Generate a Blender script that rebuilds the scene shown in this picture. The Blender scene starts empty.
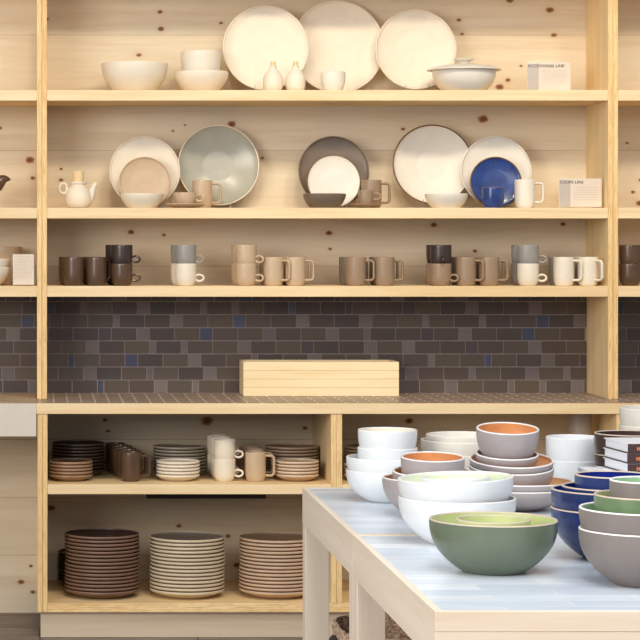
import bpy, bmesh, math, random
from mathutils import Vector, Matrix
random.seed(7)
C = bpy.context.scene.collection
PI = math.pi
F, CX, CY, H = 2300.0, 40.0, 243.0, 1.505      # focal length (px), optical axis, eye height
YF, YU, YB = 8.74, 8.987, 9.352                # cabinet front, shelf front, wall plane
def X(px, Y): return (px - CX) * Y / F
def Z(py, Y): return H - (py - CY) * Y / F

# ------------------------------------------------------------------ materials
def lin(c):
    return tuple((v/255/12.92 if v/255 <= .04045 else ((v/255+.055)/1.055)**2.4) for v in c) + (1.0,)
class NT:
    def __init__(s, name):
        s.m = bpy.data.materials.new(name); s.m.use_nodes = True
        s.t = s.m.node_tree; s.p = s.t.nodes['Principled BSDF']
    def n(s, typ, **kw):
        nd = s.t.nodes.new(typ)
        for k, v in kw.items(): setattr(nd, k, v)
        return nd
    def l(s, a, b): s.t.links.new(a, b)
    def math(s, op, a, b=None, c=None):
        nd = s.n('ShaderNodeMath', operation=op)
        for i, v in enumerate((a, b, c)):
            if v is None: continue
            if isinstance(v, (int, float)): nd.inputs[i].default_value = v
            else: s.l(v, nd.inputs[i])
        return nd.outputs[0]
    def vec(s, op, a, b=None, c=None, out=0):
        nd = s.n('ShaderNodeVectorMath', operation=op)
        for i, v in enumerate((a, b, c)):
            if v is None: continue
            if isinstance(v, (tuple, list)): nd.inputs[i].default_value = v
            else: s.l(v, nd.inputs[i])
        return nd.outputs['Value' if op in ('LENGTH', 'DISTANCE', 'DOT_PRODUCT') else 'Vector']
    def ramp(s, fac, stops):
        nd = s.n('ShaderNodeValToRGB'); e = nd.color_ramp.elements
        while len(e) < len(stops): e.new(.5)
        for el, (p, c) in zip(e, stops): el.position = p; el.color = c
        s.l(fac, nd.inputs[0]); return nd.outputs[0]
    def mix(s, fac, a, b, mode='MIX'):
        nd = s.n('ShaderNodeMix', data_type='RGBA', blend_type=mode)
        for i, v in ((0, fac), (6, a), (7, b)):
            if isinstance(v, (int, float, tuple)): nd.inputs[i].default_value = v
            else: s.l(v, nd.inputs[i])
        return nd.outputs[2]
    def bump(s, h, strength=.2, dist=.002):
        b = s.n('ShaderNodeBump'); b.inputs['Strength'].default_value = strength; b.inputs['Distance'].default_value = dist
        s.l(h, b.inputs['Height']); s.l(b.outputs[0], s.p.inputs['Normal'])
    def obj(s): return s.n('ShaderNodeTexCoord').outputs['Object']
    def noise(s, v, scale, detail=3, dist=0):
        nd = s.n('ShaderNodeTexNoise'); s.l(v, nd.inputs['Vector'])
        nd.inputs['Scale'].default_value = scale; nd.inputs['Detail'].default_value = detail; nd.inputs['Distortion'].default_value = dist
        return nd.outputs[0]

_gl = {}
def glaze(c, rough=.3, var=.05, speck=0.0, spec=.5):
    key = (c, rough, var, speck, spec)
    if key in _gl: return _gl[key]
    t = NT('glaze_%d_%d_%d' % c)
    v = t.obj(); n1 = t.noise(v, 22, 3); n2 = t.noise(v, 900, 2)
    d = tuple(x*(1-var*2) for x in lin(c)[:3]) + (1,); b = tuple(min(1, x*(1+var)) for x in lin(c)[:3]) + (1,)
    col = t.ramp(n1, [(.3, d), (.7, b)])
    if speck:
        col = t.mix(t.math('GREATER_THAN', n2, .69), col, tuple(x*(1-speck) for x in lin(c)[:3]) + (1,))
    t.l(col, t.p.inputs['Base Color']); t.p.inputs['Roughness'].default_value = rough
    t.p.inputs['Specular IOR Level'].default_value = spec
    t.bump(n1, .05, .001)
    _gl[key] = t.m; return t.m

def plain(name, c, rough=.5, metal=0, var=.06, scale=30):
    t = NT(name); n = t.noise(t.obj(), scale, 3)
    b = lin(c)
    t.l(t.ramp(n, [(.3, tuple(x*(1-var) for x in b[:3])+(1,)), (.7, tuple(min(1, x*(1+var)) for x in b[:3])+(1,))]), t.p.inputs['Base Color'])
    t.p.inputs['Roughness'].default_value = rough; t.p.inputs['Metallic'].default_value = metal
    return t.m

def wood(name, light, dark, grain='X', knots=None, random_knots=0.0, plank=0.0, ply=None, rough=.55, gs=1.0, fleck=0):
    """pine: long soft grain, optional plank seams, knots at given places (x, z, rx, rz) or scattered; ply = axis across plies"""
    t = NT(name); v = t.obj()
    sep = t.n('ShaderNodeSeparateXYZ'); t.l(v, sep.inputs[0])
    x, y, z = sep.outputs
    sc = {'X': (1.1, 16, 16), 'Y': (16, 1.1, 16), 'Z': (16, 16, 1.1)}[grain]
    fine = {'X': (6, 130, 130), 'Y': (130, 6, 130), 'Z': (130, 130, 6)}[grain]
    g1 = t.noise(t.vec('MULTIPLY', v, tuple(a*gs for a in sc)), 1.0, 4, .9)
    g2 = t.noise(t.vec('MULTIPLY', v, fine), 1.0, 2, .3)
    g = t.math('ADD', t.math('MULTIPLY', g1, .75), t.math('MULTIPLY', g2, .25))
    col = t.ramp(g, [(.3, lin(dark)), (.52, tuple((a+b*2)/3 for a, b in zip(lin(dark), lin(light)))), (.7, lin(light))])
    if ply:
        o = {'X': x, 'Z': z}[ply]
        st2 = {'X': (190, 30, 22), 'Z': (22, 30, 190)}[ply]
        br2 = t.noise(t.vec('MULTIPLY', v, st2), 1.0, 3)
        col = t.mix(t.ramp(br2, [(.5, (0, 0, 0, 1)), (.72, (.6, .6, .6, 1))]), col, lin((204, 156, 98)))
        # the veneers of plywood: thin darker lines running along the edge with broken flecks
        w = t.math('PINGPONG', t.math('MULTIPLY', o, 1.0), .0033)
        line = t.math('LESS_THAN', w, .0009)
        stretch = {'X': (500, 30, 14), 'Z': (14, 30, 500)}[ply]
        br = t.noise(t.vec('MULTIPLY', v, stretch), 1.0, 3)
        fac = t.math('MULTIPLY', line, t.math('MULTIPLY', t.math('GREATER_THAN', br, .47), .42))
        col = t.mix(fac, col, lin((160, 108, 58)))
        fl = t.math('MULTIPLY', t.math('GREATER_THAN', br, .67), .55)
        col = t.mix(fl, col, lin((150, 100, 55)))
    if plank:
        q = t.math('DIVIDE', z, plank); fr = t.math('FRACT', q); fl = t.math('FLOOR', q)
        wn = t.n('ShaderNodeTexWhiteNoise', noise_dimensions='1D'); t.l(fl, wn.inputs['W'])
        tone = t.ramp(wn.outputs[0], [(0, (.90, .88, .86, 1)), (1, (1, 1, 1, 1))])
        col = t.mix(1.0, col, tone, 'MULTIPLY')
        col = t.mix(t.math('MULTIPLY', t.math('LESS_THAN', fr, .010), .45), col, lin((110, 80, 55)))
    dist = None
    wob = t.math('MULTIPLY', t.math('SUBTRACT', t.noise(v, 60, 2), .5), .9)
    if knots:
        for kx, kz, rx, rz in knots:
            p = t.vec('MULTIPLY_ADD', v, (1/rx, 0, 1/rz), (-kx/rx, 0, -kz/rz))
            d = t.vec('LENGTH', p)
            dist = d if dist is None else t.math('MINIMUM', dist, d)
    elif random_knots:
        a = {'X': t.vec('MULTIPLY', v, (2.4, 5, 5)), 'Y': t.vec('MULTIPLY', v, (5, 2.4, 5)), 'Z': t.vec('MULTIPLY', v, (5, 5, 2.4))}[grain]
        vo = t.n('ShaderNodeTexVoronoi'); vo.inputs['Scale'].default_value = 1.0; t.l(a, vo.inputs['Vector'])
        sp = t.n('ShaderNodeSeparateColor'); t.l(vo.outputs['Color'], sp.inputs[0])
        keep = t.math('GREATER_THAN', sp.outputs[0], 1-random_knots)
        dist = t.math('ADD', t.math('DIVIDE', vo.outputs['Distance'], .055), t.math('MULTIPLY', t.math('SUBTRACT', 1.0, keep), 50))
    if dist is not None:
        dist = t.math('ADD', dist, wob)
        kf = t.ramp(t.math('DIVIDE', dist, 4.0), [(.14, (1, 1, 1, 1)), (.27, (.75, .75, .75, 1)), (.34, (.16, .16, .16, 1)), (.9, (0, 0, 0, 1))])
        kc = t.ramp(t.math('DIVIDE', dist, 4.0), [(.0, lin((112, 66, 44))), (.22, lin((138, 84, 52))), (.4, lin((204, 154, 100)))])
        col = t.mix(kf, col, kc)
    t.l(col, t.p.inputs['Base Color']); t.p.inputs['Roughness'].default_value = rough
    t.p.inputs['Specular IOR Level'].default_value = .3
    t.bump(g, .12, .001)
    return t.m

L, D = (244, 216, 166), (226, 188, 132)
KN = []
for px, py, r in [(47,19,3),(160,12,4),(161,29,5),(139,55,4),(221,23,3),(459,20,3.5),(462,34,3),(510,0,6),(550,10,6),(554,35,4.5),(521,66,2.5),(500,87,6),(508,80,4),
                  (30,160,7),(33,178,4),(0,128,3),(61,169,2.5),(61,180,3.5),(232,124,6),(262,158,3),(173,131,2),(185,125,2),(403,129,3.5),(483,119,8),
                  (627,143,2.5),(633,192,3),(640,203,6),(641,180,4),(131,232,5),(164,235,3),(329,233,5),(330,249,3),(434,225,5),(475,251,3.5),(563,224,4),
                  (105,420,4),(108,431,3),(207,421,9),(305,428,4),(409,421,6),(51,508,6),(179,526,4),(228,536,4),(237,565,5),(31,566,3),(21,582,5),(33,592,4),(100,300,1)]:
    KN.append((X(px, YB), Z(py, YB), r*.0041*.56, r*.0041*.40))
M = {}
M['wall'] = wood('pine_wall', (234, 220, 194), (217, 197, 166), 'X', knots=KN, plank=.235)
M['pine'] = wood('pine_board', L, D, 'X', random_knots=.22)
M['pine_front'] = wood('pine_facing', (242, 219, 178), (222, 188, 138), 'X', random_knots=.12)
M['pine_side'] = wood('pine_upright_side', (248, 224, 176), (236, 202, 146), 'Z', random_knots=.3)  # lightened: light from the left is put into this colour
M['ply_v'] = wood('plywood_edge_upright', (244, 212, 156), (226, 184, 122), 'Z', ply='X')
M['ply_h'] = wood('plywood_edge_shelf', (244, 214, 160), (228, 188, 128), 'X', ply='Z')
M['toe'] = wood('pine_plinth', (206, 188, 164), (186, 164, 138), 'X')
M['table'] = wood('pale_pine', (238, 224, 205), (226, 208, 184), 'Y', random_knots=.22)
M['table_v'] = wood('pale_pine_leg', (236, 221, 202), (226, 208, 184), 'Z', random_knots=.1)
M['table_h'] = wood('pale_pine_end', (238, 222, 200), (228, 206, 180), 'X', random_knots=.2)
M['desk_board'] = plain('painted_board', (212, 201, 187), .6, var=.02)
M['crate'] = wood('crate_pine', (248, 230, 190), (236, 210, 162), 'X', random_knots=.3)
M['cork'] = plain('cork', (228, 198, 150), .85, var=.2, scale=300)
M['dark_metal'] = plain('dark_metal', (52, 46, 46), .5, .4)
M['wire'] = plain('wire', (196, 190, 180), .3, .8)
M['paper'] = plain('card_paper', (222, 206, 188), .7, var=.02)
M['paper_grey'] = plain('card_grey_panel', (186, 174, 164), .7, var=.03)
M['ink'] = plain('ink', (84, 70, 60), .6)
M['ink_pale'] = plain('ink_pale', (186, 168, 150), .6)
M['book_cover'] = plain('book_cover_white', (238, 238, 240), .35, var=.02)
M['book_spine'] = plain('brown_spine_and_gap_shade', (66, 44, 40), .4)
M['pages'] = plain('book_pages', (232, 234, 240), .8, var=.03, scale=400)
M['orange_ink'] = plain('orange_ink', (224, 128, 72), .5)
M['leather'] = plain('dark_leather', (38, 28, 26), .5)

def acrylic():
    t = NT('clear_acrylic'); out = t.t.nodes['Material Output']
    tr = t.n('ShaderNodeBsdfTransparent'); gl = t.n('ShaderNodeBsdfGlossy'); gl.inputs['Roughness'].default_value = .25
    mx = t.n('ShaderNodeMixShader'); mx.inputs[0].default_value = .02
    t.l(tr.outputs[0], mx.inputs[1]); t.l(gl.outputs[0], mx.inputs[2]); t.l(mx.outputs[0], out.inputs[0]); return t.m
M['acrylic'] = acrylic()

def tile_attr():
    t = NT('glazed_wall_tile'); a = t.n('ShaderNodeAttribute', attribute_name='glaze')
    n = t.noise(t.obj(), 160, 4)
    col = t.mix(.35, a.outputs['Color'], t.ramp(n, [(.3, (.55, .55, .55, 1)), (.7, (1, 1, 1, 1))]), 'MULTIPLY')
    t.l(col, t.p.inputs['Base Color']); t.p.inputs['Roughness'].default_value = .42
    t.bump(n, .08, .001); return t.m
M['tile'] = tile_attr()
M['grout'] = plain('grout', (156, 140, 134), .8)

def brick(name, c1, c2, grout, bw, rh, mortar, rough, offset=.5, rot=0, stain=.25, nscale=(3, 3, 3)):
    t = NT(name); v = t.obj()
    if rot:
        mp = t.n('ShaderNodeMapping'); mp.inputs['Rotation'].default_value = (0, 0, rot); t.l(v, mp.inputs[0]); v2 = mp.outputs[0]
    else: v2 = v
    b = t.n('ShaderNodeTexBrick'); t.l(v2, b.inputs['Vector']); b.offset = offset
    b.inputs['Color1'].default_value = lin(c1); b.inputs['Color2'].default_value = lin(c2); b.inputs['Mortar'].default_value = lin(grout)
    b.inputs['Scale'].default_value = 1; b.inputs['Brick Width'].default_value = bw; b.inputs['Row Height'].default_value = rh
    b.inputs['Mortar Size'].default_value = mortar; b.inputs['Mortar Smooth'].default_value = .2
    n = t.noise(t.vec('MULTIPLY', v, nscale), 1.0, 5, .4)
    lo = 1 - stain
    col = t.mix(1.0, b.outputs['Color'], t.ramp(n, [(.3, (lo, lo, lo, 1)), (.65, (1, 1, 1, 1))]), 'MULTIPLY')
    t.l(col, t.p.inputs['Base Color']); t.p.inputs['Roughness'].default_value = rough
    t.bump(b.outputs['Fac'], -.25, .002); return t.m
M['counter_tile'] = brick('counter_tile', (134, 110, 92), (150, 124, 104), (240, 226, 206), .106, .053, .0036, .4, stain=.15, nscale=(9, 9, 9))
M['desk_tile'] = brick('desk_tile', (186, 158, 124), (200, 172, 138), (206, 186, 156), .106, .053, .002, .5)
M['floor'] = brick('floor_tile', (122, 108, 98), (146, 130, 118), (74, 64, 58), .60, .30, .004, .5, stain=.45, nscale=(7, 22, 7))
M['table_tile'] = brick('pale_blue_tile', (202, 212, 222), (228, 232, 236), (236, 236, 234), .30, .075, .0014, .3, stain=.13, nscale=(5, 34, 5))

def basket_mat():
    t = NT('woven_seagrass'); v = t.obj()
    s = t.n('ShaderNodeSeparateXYZ'); t.l(v, s.inputs[0])
    n = t.noise(t.vec('MULTIPLY', v, (70, 70, 120)), 1.0, 3, 1.2)
    col = t.ramp(n, [(.3, lin((96, 68, 52))), (.48, lin((190, 154, 126))), (.65, lin((230, 204, 178)))])
    t.l(col, t.p.inputs['Base Color']); t.p.inputs['Roughness'].default_value = .85; t.bump(n, .8, .01); return t.m
M['basket'] = basket_mat()

# ------------------------------------------------------------------ mesh helpers
def link(name, bm, mats, parent=None, angle=38, loc=None):
    me = bpy.data.meshes.new(name)
    bmesh.ops.recalc_face_normals(bm, faces=bm.faces)
    bm.to_mesh(me); bm.free()
    for m in (mats if isinstance(mats, (list, tuple)) else [mats]): me.materials.append(m)
    me.polygons.foreach_set('use_smooth', [True]*len(me.polygons))
    me.set_sharp_from_angle(angle=math.radians(angle))
    o = bpy.data.objects.new(name, me); C.objects.link(o)
    if parent: o.parent = parent
    if loc: o.location = loc
    return o
def tag(o, label, cat, group=None):
    o['label'] = label; o['category'] = cat
    if group: o['group'] = group
    return o
def empty(name, loc=(0, 0, 0), rot=(0, 0, 0)):
    o = bpy.data.objects.new(name, None); C.objects.link(o); o.location = loc; o.rotation_euler = rot
    o.empty_display_size = .05; return o
def text_mesh(name, cu):
    t = bpy.data.objects.new('lettering', cu); C.objects.link(t)
    me = bpy.data.meshes.new_from_object(t.evaluated_get(bpy.context.evaluated_depsgraph_get()))
    bpy.data.objects.remove(t); bpy.data.curves.remove(cu)
    o = bpy.data.objects.new(name, me); C.objects.link(o); return o
def box(bm, x0, x1, y0, y1, z0, z1, bev=.0015, mat=0):
    r = bmesh.ops.create_cube(bm, size=1)
    vs = r['verts']
    for v in vs:
        v.co = Vector(((x0+x1)/2 + v.co.x*(x1-x0), (y0+y1)/2 + v.co.y*(y1-y0), (z0+z1)/2 + v.co.z*(z1-z0)))
    fs = set(f for v in vs for f in v.link_faces)
    for f in fs: f.material_index = mat
    if bev:
        es = list(set(e for v in vs for e in v.link_edges))
        bmesh.ops.bevel(bm, geom=es, offset=bev, segments=2, affect='EDGES', profile=.5)
    return fs
def boxobj(name, dims, mat, parent=None, bev=.0015):
    bm = bmesh.new(); box(bm, *dims, bev=bev); return link(name, bm, mat, parent, 22)
def board(name, dims, face, front, parent=None, bev=.0015):
    """a board whose front edge (towards -Y) shows another cut of the wood"""
    bm = bmesh.new(); box(bm, *dims, bev=bev)
    bm.normal_update()
    for f in bm.faces:
        if f.normal.y < -.6: f.material_index = 1
    return link(name, bm, [face, front], parent, 22)
def board2(name, d):
    """upright laminated from two plywood sheets"""
    bm = bmesh.new(); m = (d[0]+d[1])/2
    box(bm, d[0], m-.0004, *d[2:], bev=.0016); box(bm, m+.0004, d[1], *d[2:], bev=.0016)
    bm.normal_update()
    for f in bm.faces:
        if f.normal.y < -.6: f.material_index = 1
    return link(name, bm, [M['pine_side'], M['ply_v']], None, 22)
def lathe(bm, prof, seg=56, mat=0, loc=(0, 0, 0)):
    rings = []
    for r, z in prof:
        if r < 1e-5: rings.append([bm.verts.new((loc[0], loc[1], loc[2]+z))])
        else: rings.append([bm.verts.new((loc[0]+r*math.cos(2*PI*i/seg), loc[1]+r*math.sin(2*PI*i/seg), loc[2]+z)) for i in range(seg)])
    for a, b in zip(rings, rings[1:]):
        for i in range(seg):
            j = (i+1) % seg
            if len(a) == 1 and len(b) == 1: continue
            if len(a) == 1: f = bm.faces.new((a[0], b[i], b[j]))
            elif len(b) == 1: f = bm.faces.new((a[i], a[j], b[0]))
            else: f = bm.faces.new((a[i], a[j], b[j], b[i]))
            f.material_index = mat
def tube(bm, pts, rad, seg=10, closed=False, flat=1.0):
    pts = [Vector(p) for p in pts]; n = len(pts); rings = []; up = None
    for i, p in enumerate(pts):
        if closed: d = pts[(i+1) % n] - pts[i-1]
        else: d = pts[min(i+1, n-1)] - pts[max(i-1, 0)]
        d.normalize()
        if up is None:
            up = d.orthogonal().normalized() if abs(d.y) > .9 else Vector((0, 1, 0))
        s = d.cross(up).normalized(); up = s.cross(d).normalized()
        r = rad[i] if isinstance(rad, (list, tuple)) else rad
        rings.append([bm.verts.new(p + s*r*math.cos(2*PI*k/seg) + up*r*flat*math.sin(2*PI*k/seg)) for k in range(seg)])
    pairs = list(zip(rings, rings[1:])) + ([(rings[-1], rings[0])] if closed else [])
    for a, b in pairs:
        for k in range(seg): bm.faces.new((a[k], a[(k+1) % seg], b[(k+1) % seg], b[k]))
    if not closed:
        bm.faces.new(rings[0]); bm.faces.new(rings[-1])

# vessels --------------------------------------------------------------
class Spec:
    """outer and inner curve of a thrown dish"""
    def __init__(s, R, h, foot=.48, e=2.5, th=.006, fth=.009, lip=0.0, n=16):
        s.R, s.h, s.th, s.fth = R, h, th, fth; h0 = h; h = h-lip
        ts = [1-math.cos(PI/2*i/n) if e < 4 else (i/n)**1.8 for i in range(n+1)]
        ts = [min(1, max(0, t)) for t in ts]
        s.out = [(R*(foot+(1-foot)*(1-(1-t)**e)), h*t) for t in ts]
        Ri = R-th; fi = foot*.94
        s.inn = [(Ri*(fi+(1-fi)*(1-(1-t)**e)), fth+(h-fth)*t) for t in ts]
        if lip:
            for k in (1, 2): s.out.append((R, h+lip*k/2)); s.inn.append((Ri, h+lip*k/2))
        s.foot = foot
    def body(s, bm, seg, mat=0):
        f = s.out[0][0]
        lathe(bm, [(0, .003), (f*.86, .003), (f*.90, .0), (f*.97, .0)] + [(r, z) for r, z in s.out[1:] if z > .0008 or r > f], seg, mat)
    def inner(s, bm, seg, mat=0):
        r0 = s.inn[0][0]
        lathe(bm, list(reversed(s.inn)) + [(r0*.86, s.fth*.97), (r0*.5, s.fth*.95), (0, s.fth*.95)], seg, mat)
    def rim(s, bm, seg, mat=0):
        c, r = s.R-s.th/2, s.th/2
        lathe(bm, [(c+r*math.cos(a), s.h+r*math.sin(a)) for a in [PI*i/6 for i in range(7)]], seg, mat)
    def rin(s, z):
        if z <= s.fth: return 0 if z < s.fth-1e-6 else s.inn[0][0]
        for (r0, z0), (r1, z1) in zip(s.inn, s.inn[1:]):
            if z <= z1: return r0+(r1-r0)*(z-z0)/max(1e-9, z1-z0)
        return 1e9
def curve(pts, z):
    for (r0, z0), (r1, z1) in zip(pts, pts[1:]):
        if z <= z1: return r0+(r1-r0)*(z-z0)/max(1e-9, z1-z0)
    return pts[-1][0]
def nest(lo, up, gap=.0004):
    """how far the upper dish stands above the lower one when it rests inside it"""
    dz = lo.fth+.0003
    while dz < lo.h + lo.th:
        ok = True
        for k in range(61):
            z = up.h*k/60; zl = z+dz
            if zl > lo.h + lo.th/2: break
            rin = lo.R-lo.th if zl > lo.h else lo.rin(zl)
            if curve(up.out, z) + gap > rin: ok = False; break
        if ok: return dz + .0004
        dz += .0004
    return lo.h + lo.th/2 + .0005

PROTO = {}
def copy_tree(root):
    c = root.copy(); C.objects.link(c)
    for ch in list(root.children):
        d = ch.copy(); C.objects.link(d); d.parent = c
        for g in list(ch.children):
            e = g.copy(); C.objects.link(e); e.parent = d
    return c
def put(key, build, name, loc, rot, label, cat, group=None):
    if key in PROTO:
        o = copy_tree(PROTO[key]); o.name = name
        for k in ('label', 'category', 'group'):
            if k in o: del o[k]
    else:
        o = build(); PROTO[key] = o; o.name = name
    o.location = loc; o.rotation_euler = rot
    return tag(o, label, cat, group)

def dish(name, spec, ext, inn, rim, parts=True, seg=72):
    """bowl or plate; parts body, interior and rim when their glazes differ"""
    if not parts:
        bm = bmesh.new(); spec.body(bm, seg, 0); spec.rim(bm, seg, 2); spec.inner(bm, seg, 1)
        bmesh.ops.remove_doubles(bm, verts=bm.verts, dist=1e-5)
        return link(name, bm, [ext, inn, rim])
    r = empty(name)
    bm = bmesh.new(); spec.body(bm, seg); link('body', bm, ext, r)
    bm = bmesh.new(); spec.inner(bm, seg); link('interior', bm, inn, r)
    bm = bmesh.new(); spec.rim(bm, seg); link('rim', bm, rim, r)
    return r
def ring_handle(bm, R, z, out=.017, rad=.0042, rz=.0125):
    pts = []
    for i in range(18):
        a = 2*PI*i/18
        pts.append((R+out*.75+out*math.cos(a), 0, z+rz*math.sin(a)))
    tube(bm, pts, rad, 8, True)
def loop_handle(bm, R, z0, z1, out, rad):
    c = .013; pts = [(R-.003, 0, z1), (R+out-c, 0, z1)]
    for i in range(1, 7):
        a = PI/2*i/6; pts.append((R+out-c+c*math.sin(a), 0, z1-c+c*math.cos(a)))
    pts.append((R+out, 0, (z0+z1)/2))
    for i in range(0, 6):
        a = PI/2*i/6; pts.append((R+out-c+c*math.cos(a), 0, z0+c-c*math.sin(a)))
    pts += [(R+out-c, 0, z0), (R-.003, 0, z0)]
    tube(bm, pts, rad, 10, False, 1.35)
MUG = Spec(.0400, .1105, .80, 8, .004, .007)
CUP = Spec(.0420, .085, .70, 6, .004, .007)
def mug(ext, rim=None):
    r = empty('mug'); bm = bmesh.new()
    MUG.body(bm, 48); MUG.rim(bm, 48, 1); MUG.inner(bm, 48, 0)
    bmesh.ops.remove_doubles(bm, verts=bm.verts, dist=1e-5); link('body', bm, [ext, rim or ext], r)
    bm = bmesh.new(); loop_handle(bm, .040, .022, .098, .031, .0052); link('handle', bm, ext, r)
    return r
def cup(ext, rim=None, s=CUP, hz=.36):
    r = empty('cup'); bm = bmesh.new()
    s.body(bm, 48); s.rim(bm, 48, 1); s.inner(bm, 48, 0)
    bmesh.ops.remove_doubles(bm, verts=bm.verts, dist=1e-5); link('body', bm, [ext, rim or ext], r)
    bm = bmesh.new(); ring_handle(bm, s.R*.97, s.h*hz); link('handle', bm, ext, r)
    return r

# ------------------------------------------------------------------ glazes
G = dict(
    cream=glaze((230, 218, 198), .5, .02), sand=glaze((198, 171, 140), .38, .04, .1), taupe=glaze((154, 128, 102), .4, .04, .15),
    cocoa=glaze((116, 100, 86), .38, .05, .15), dark=glaze((90, 66, 48), .25, .10), black=glaze((60, 46, 40), .28, .08),
    white=glaze((230, 222, 208), .42, .02), grey=glaze((150, 144, 138), .35, .04, .1), celadon=glaze((226, 232, 204), .3, .03),
    seafoam=glaze((174, 171, 156), .26, .03), blue=glaze((42, 66, 130), .2, .18), tan=glaze((160, 126, 98), .5, .08),
    brown_rim=glaze((120, 86, 58), .5, .08), pale_rim=glaze((226, 212, 192), .45, .04),
    twhite=glaze((230, 233, 234), .3, .015), tgrey=glaze((168, 158, 156), .38, .03, .08), orange=glaze((216, 146, 92), .35, .08, .1),
    apricot=glaze((222, 164, 108), .35, .06), wrim=glaze((232, 228, 224), .4, .02), green=glaze((102, 113, 93), .3, .03), lime=glaze((192, 200, 140), .3, .05),
    cobalt=glaze((26, 40, 120), .16, .16), blue_ext=glaze((36, 52, 104), .2, .16), brim=glaze((196, 178, 158), .5, .05),
    stone=glaze((128, 118, 112), .45, .03, .15), mint=glaze((150, 186, 144), .3, .06), fern=glaze((110, 132, 96), .3, .08),
    chocolate=glaze((66, 46, 42), .3, .06), ivory=glaze((228, 221, 208), .3, .02), plate_grey=glaze((132, 122, 110), .4, .05), plate_edge=glaze((206, 188, 160), .5, .05),
    dark_edge=glaze((140, 108, 88), .5, .08), plate_taupe=glaze((140, 118, 98), .4, .05), taupe_edge=glaze((196, 166, 138), .5, .05))

# ------------------------------------------------------------------ setting
XL, XR = -1.05, 3.45
def st(o): o['kind'] = 'structure'; return o
bm = bmesh.new(); box(bm, -3, 5.2, -1, YB+.06, -.05, 0, bev=0); st(link('floor', bm, M['floor']))
bm = bmesh.new(); box(bm, -3, 5.2, YB, YB+.05, 0, 2.95, bev=0); st(link('wall_back', bm, M['wall']))

# tile backsplash between the lowest shelf and the counter: single tiles laid in seven courses
zc = Z(403.5, YF)                      # counter top
zs3 = Z(286.0, YU)                     # third shelf top
def backsplash(name, x0, x1, seed):
    rnd = random.Random(seed)
    bm = bmesh.new(); lay = bm.loops.layers.color.new('glaze')
    z = zc+.003; ph = .0530; g = .0040
    top = zs3-.038
    fs = box(bm, x0, x1, YB-.012, YB-.001, zc, top, bev=0)
    for f in fs: f.material_index = 1
    while z < top-.005:
        x = x0 - rnd.random()*.1; run = rnd.choice((0, 1, 2))
        while x < x1:
            k = rnd.random()
            if run < 1 or (run < 2 and k < .72): w = .1025; run += 1; col = rnd.choice([(82, 67, 58), (76, 62, 55), (87, 74, 61), (72, 59, 55), (83, 71, 60)])
            else:
                run = 0; w = rnd.choice((.0515, .0515, .0515, .0257)); k = rnd.random()
                col = rnd.choice([(112, 100, 98), (106, 94, 92)]) if k < .58 else rnd.choice([(60, 64, 90), (66, 72, 98)]) if k < .84 else (74, 60, 64)
            a, b = max(x, x0+.001), min(x+w-g, x1-.001)
            if b-a > .006:
                v = rnd.uniform(.92, 1.08)
                c = tuple(min(1, q*v) for q in lin(col)[:3]) + (1,)
                r = box(bm, a, b, YB-.0155, YB-.011, z, min(z+ph-g, top-.001), bev=0)
                for f in r:
                    for lp in f.loops: lp[lay] = [ (q*12.92 if q <= .0031308 else 1.055*q**(1/2.4)-.055) for q in c[:3]] + [1]
            x += w
        z += ph
    o = link(name, bm, [M['tile'], M['grout']]); return st(o)

# ------------------------------------------------------------------ wall shelving
U = [(-.0117, .0274), (2.2200, 2.2590)]
SH = [(2.570, 2.530), (Z(90.0, YU), Z(100.6, YU)), (Z(207.8, YU), Z(218.5, YU)), (zs3, Z(296.8, YU))]
z1, z2, z3 = SH[1][0], SH[2][0], SH[3][0]
shelving = tag(empty('open_shelving', (1.1, YU, zc)), 'tall pine and plywood open shelving covering the wall above the counter', 'shelving')
def sub(o): o.parent = shelving; o.matrix_parent_inverse = Matrix.Translation((-1.1, -YU, -zc)); return o
for a, b in [(XL-.039, XL)] + U + [(XR, XR+.039)]:
    sub(board2('upright', (a, b, YU, YB-.0005, zc+.0005, 2.62)))
for a, b in ((XL, U[0][0]), (U[0][1], U[1][0]), (U[1][1], XR)):
    for t_, b_ in SH:
        sub(board('shelf', (a+.0003, b-.0003, YU+.0015, YB-.0005, b_, t_), M['pine'], M['pine_front']))
backsplash('wall_tile_backsplash_main', U[0][1]+.001, U[1][0]-.001, 3)
backsplash('wall_tile_backsplash_left', XL+.001, U[0][0]-.001, 4)
backsplash('wall_tile_backsplash_right', U[1][1]+.001, XR-.001, 5)

# counter, desk and base cabinet
zcb = Z(414, YF)
XC = -.0095                                        # left end of the cabinet
ct = tag(empty('countertop', (1.1, YF, zc)), 'long brown tiled worktop with a pine front edge above the base cabinet', 'countertop')
o = board('front_edge', (XC-.004, XR+.04, YF, YF+.022, zcb, zc), M['pine_front'], M['pine_front']); o.parent = ct; o.matrix_parent_inverse = Matrix.Translation((-1.1, -YF, -zc))
bm = bmesh.new(); box(bm, XC-.004, XR+.04, YF+.0223, YB-.0005, zcb, zc, bev=0); o = link('tiled_surface', bm, M['counter_tile']); o.parent = ct; o.matrix_parent_inverse = Matrix.Translation((-1.1, -YF, -zc))
dk = tag(empty('mounted_desk', (-.6, YF, zc)), 'tiled desk worktop with a deep pale board front, left of the cabinet', 'desk')
for nm, d, m in (('tiled_surface', (XL-.04, XC-.0045, YF+.022, YB-.0005, zc-.04, zc), M['desk_tile']), ('front_board', (XL-.04, XC-.0045, YF, YF+.0218, Z(436.5, YF), zc), M['desk_board'])):
    o = boxobj(nm, d, m, bev=.001); o.parent = dk; o.matrix_parent_inverse = Matrix.Translation((.6, -YF, -zc))
zm, zmb = Z(484.6, YF), Z(494.4, YF)
zb, zbb = Z(603.5, YF), Z(612.6, YF)
cab = tag(empty('base_cabinet', (1.1, YF, 0)), 'low open plywood cabinet with two tiers of shelves under the tiled counter', 'cabinet')
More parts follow.
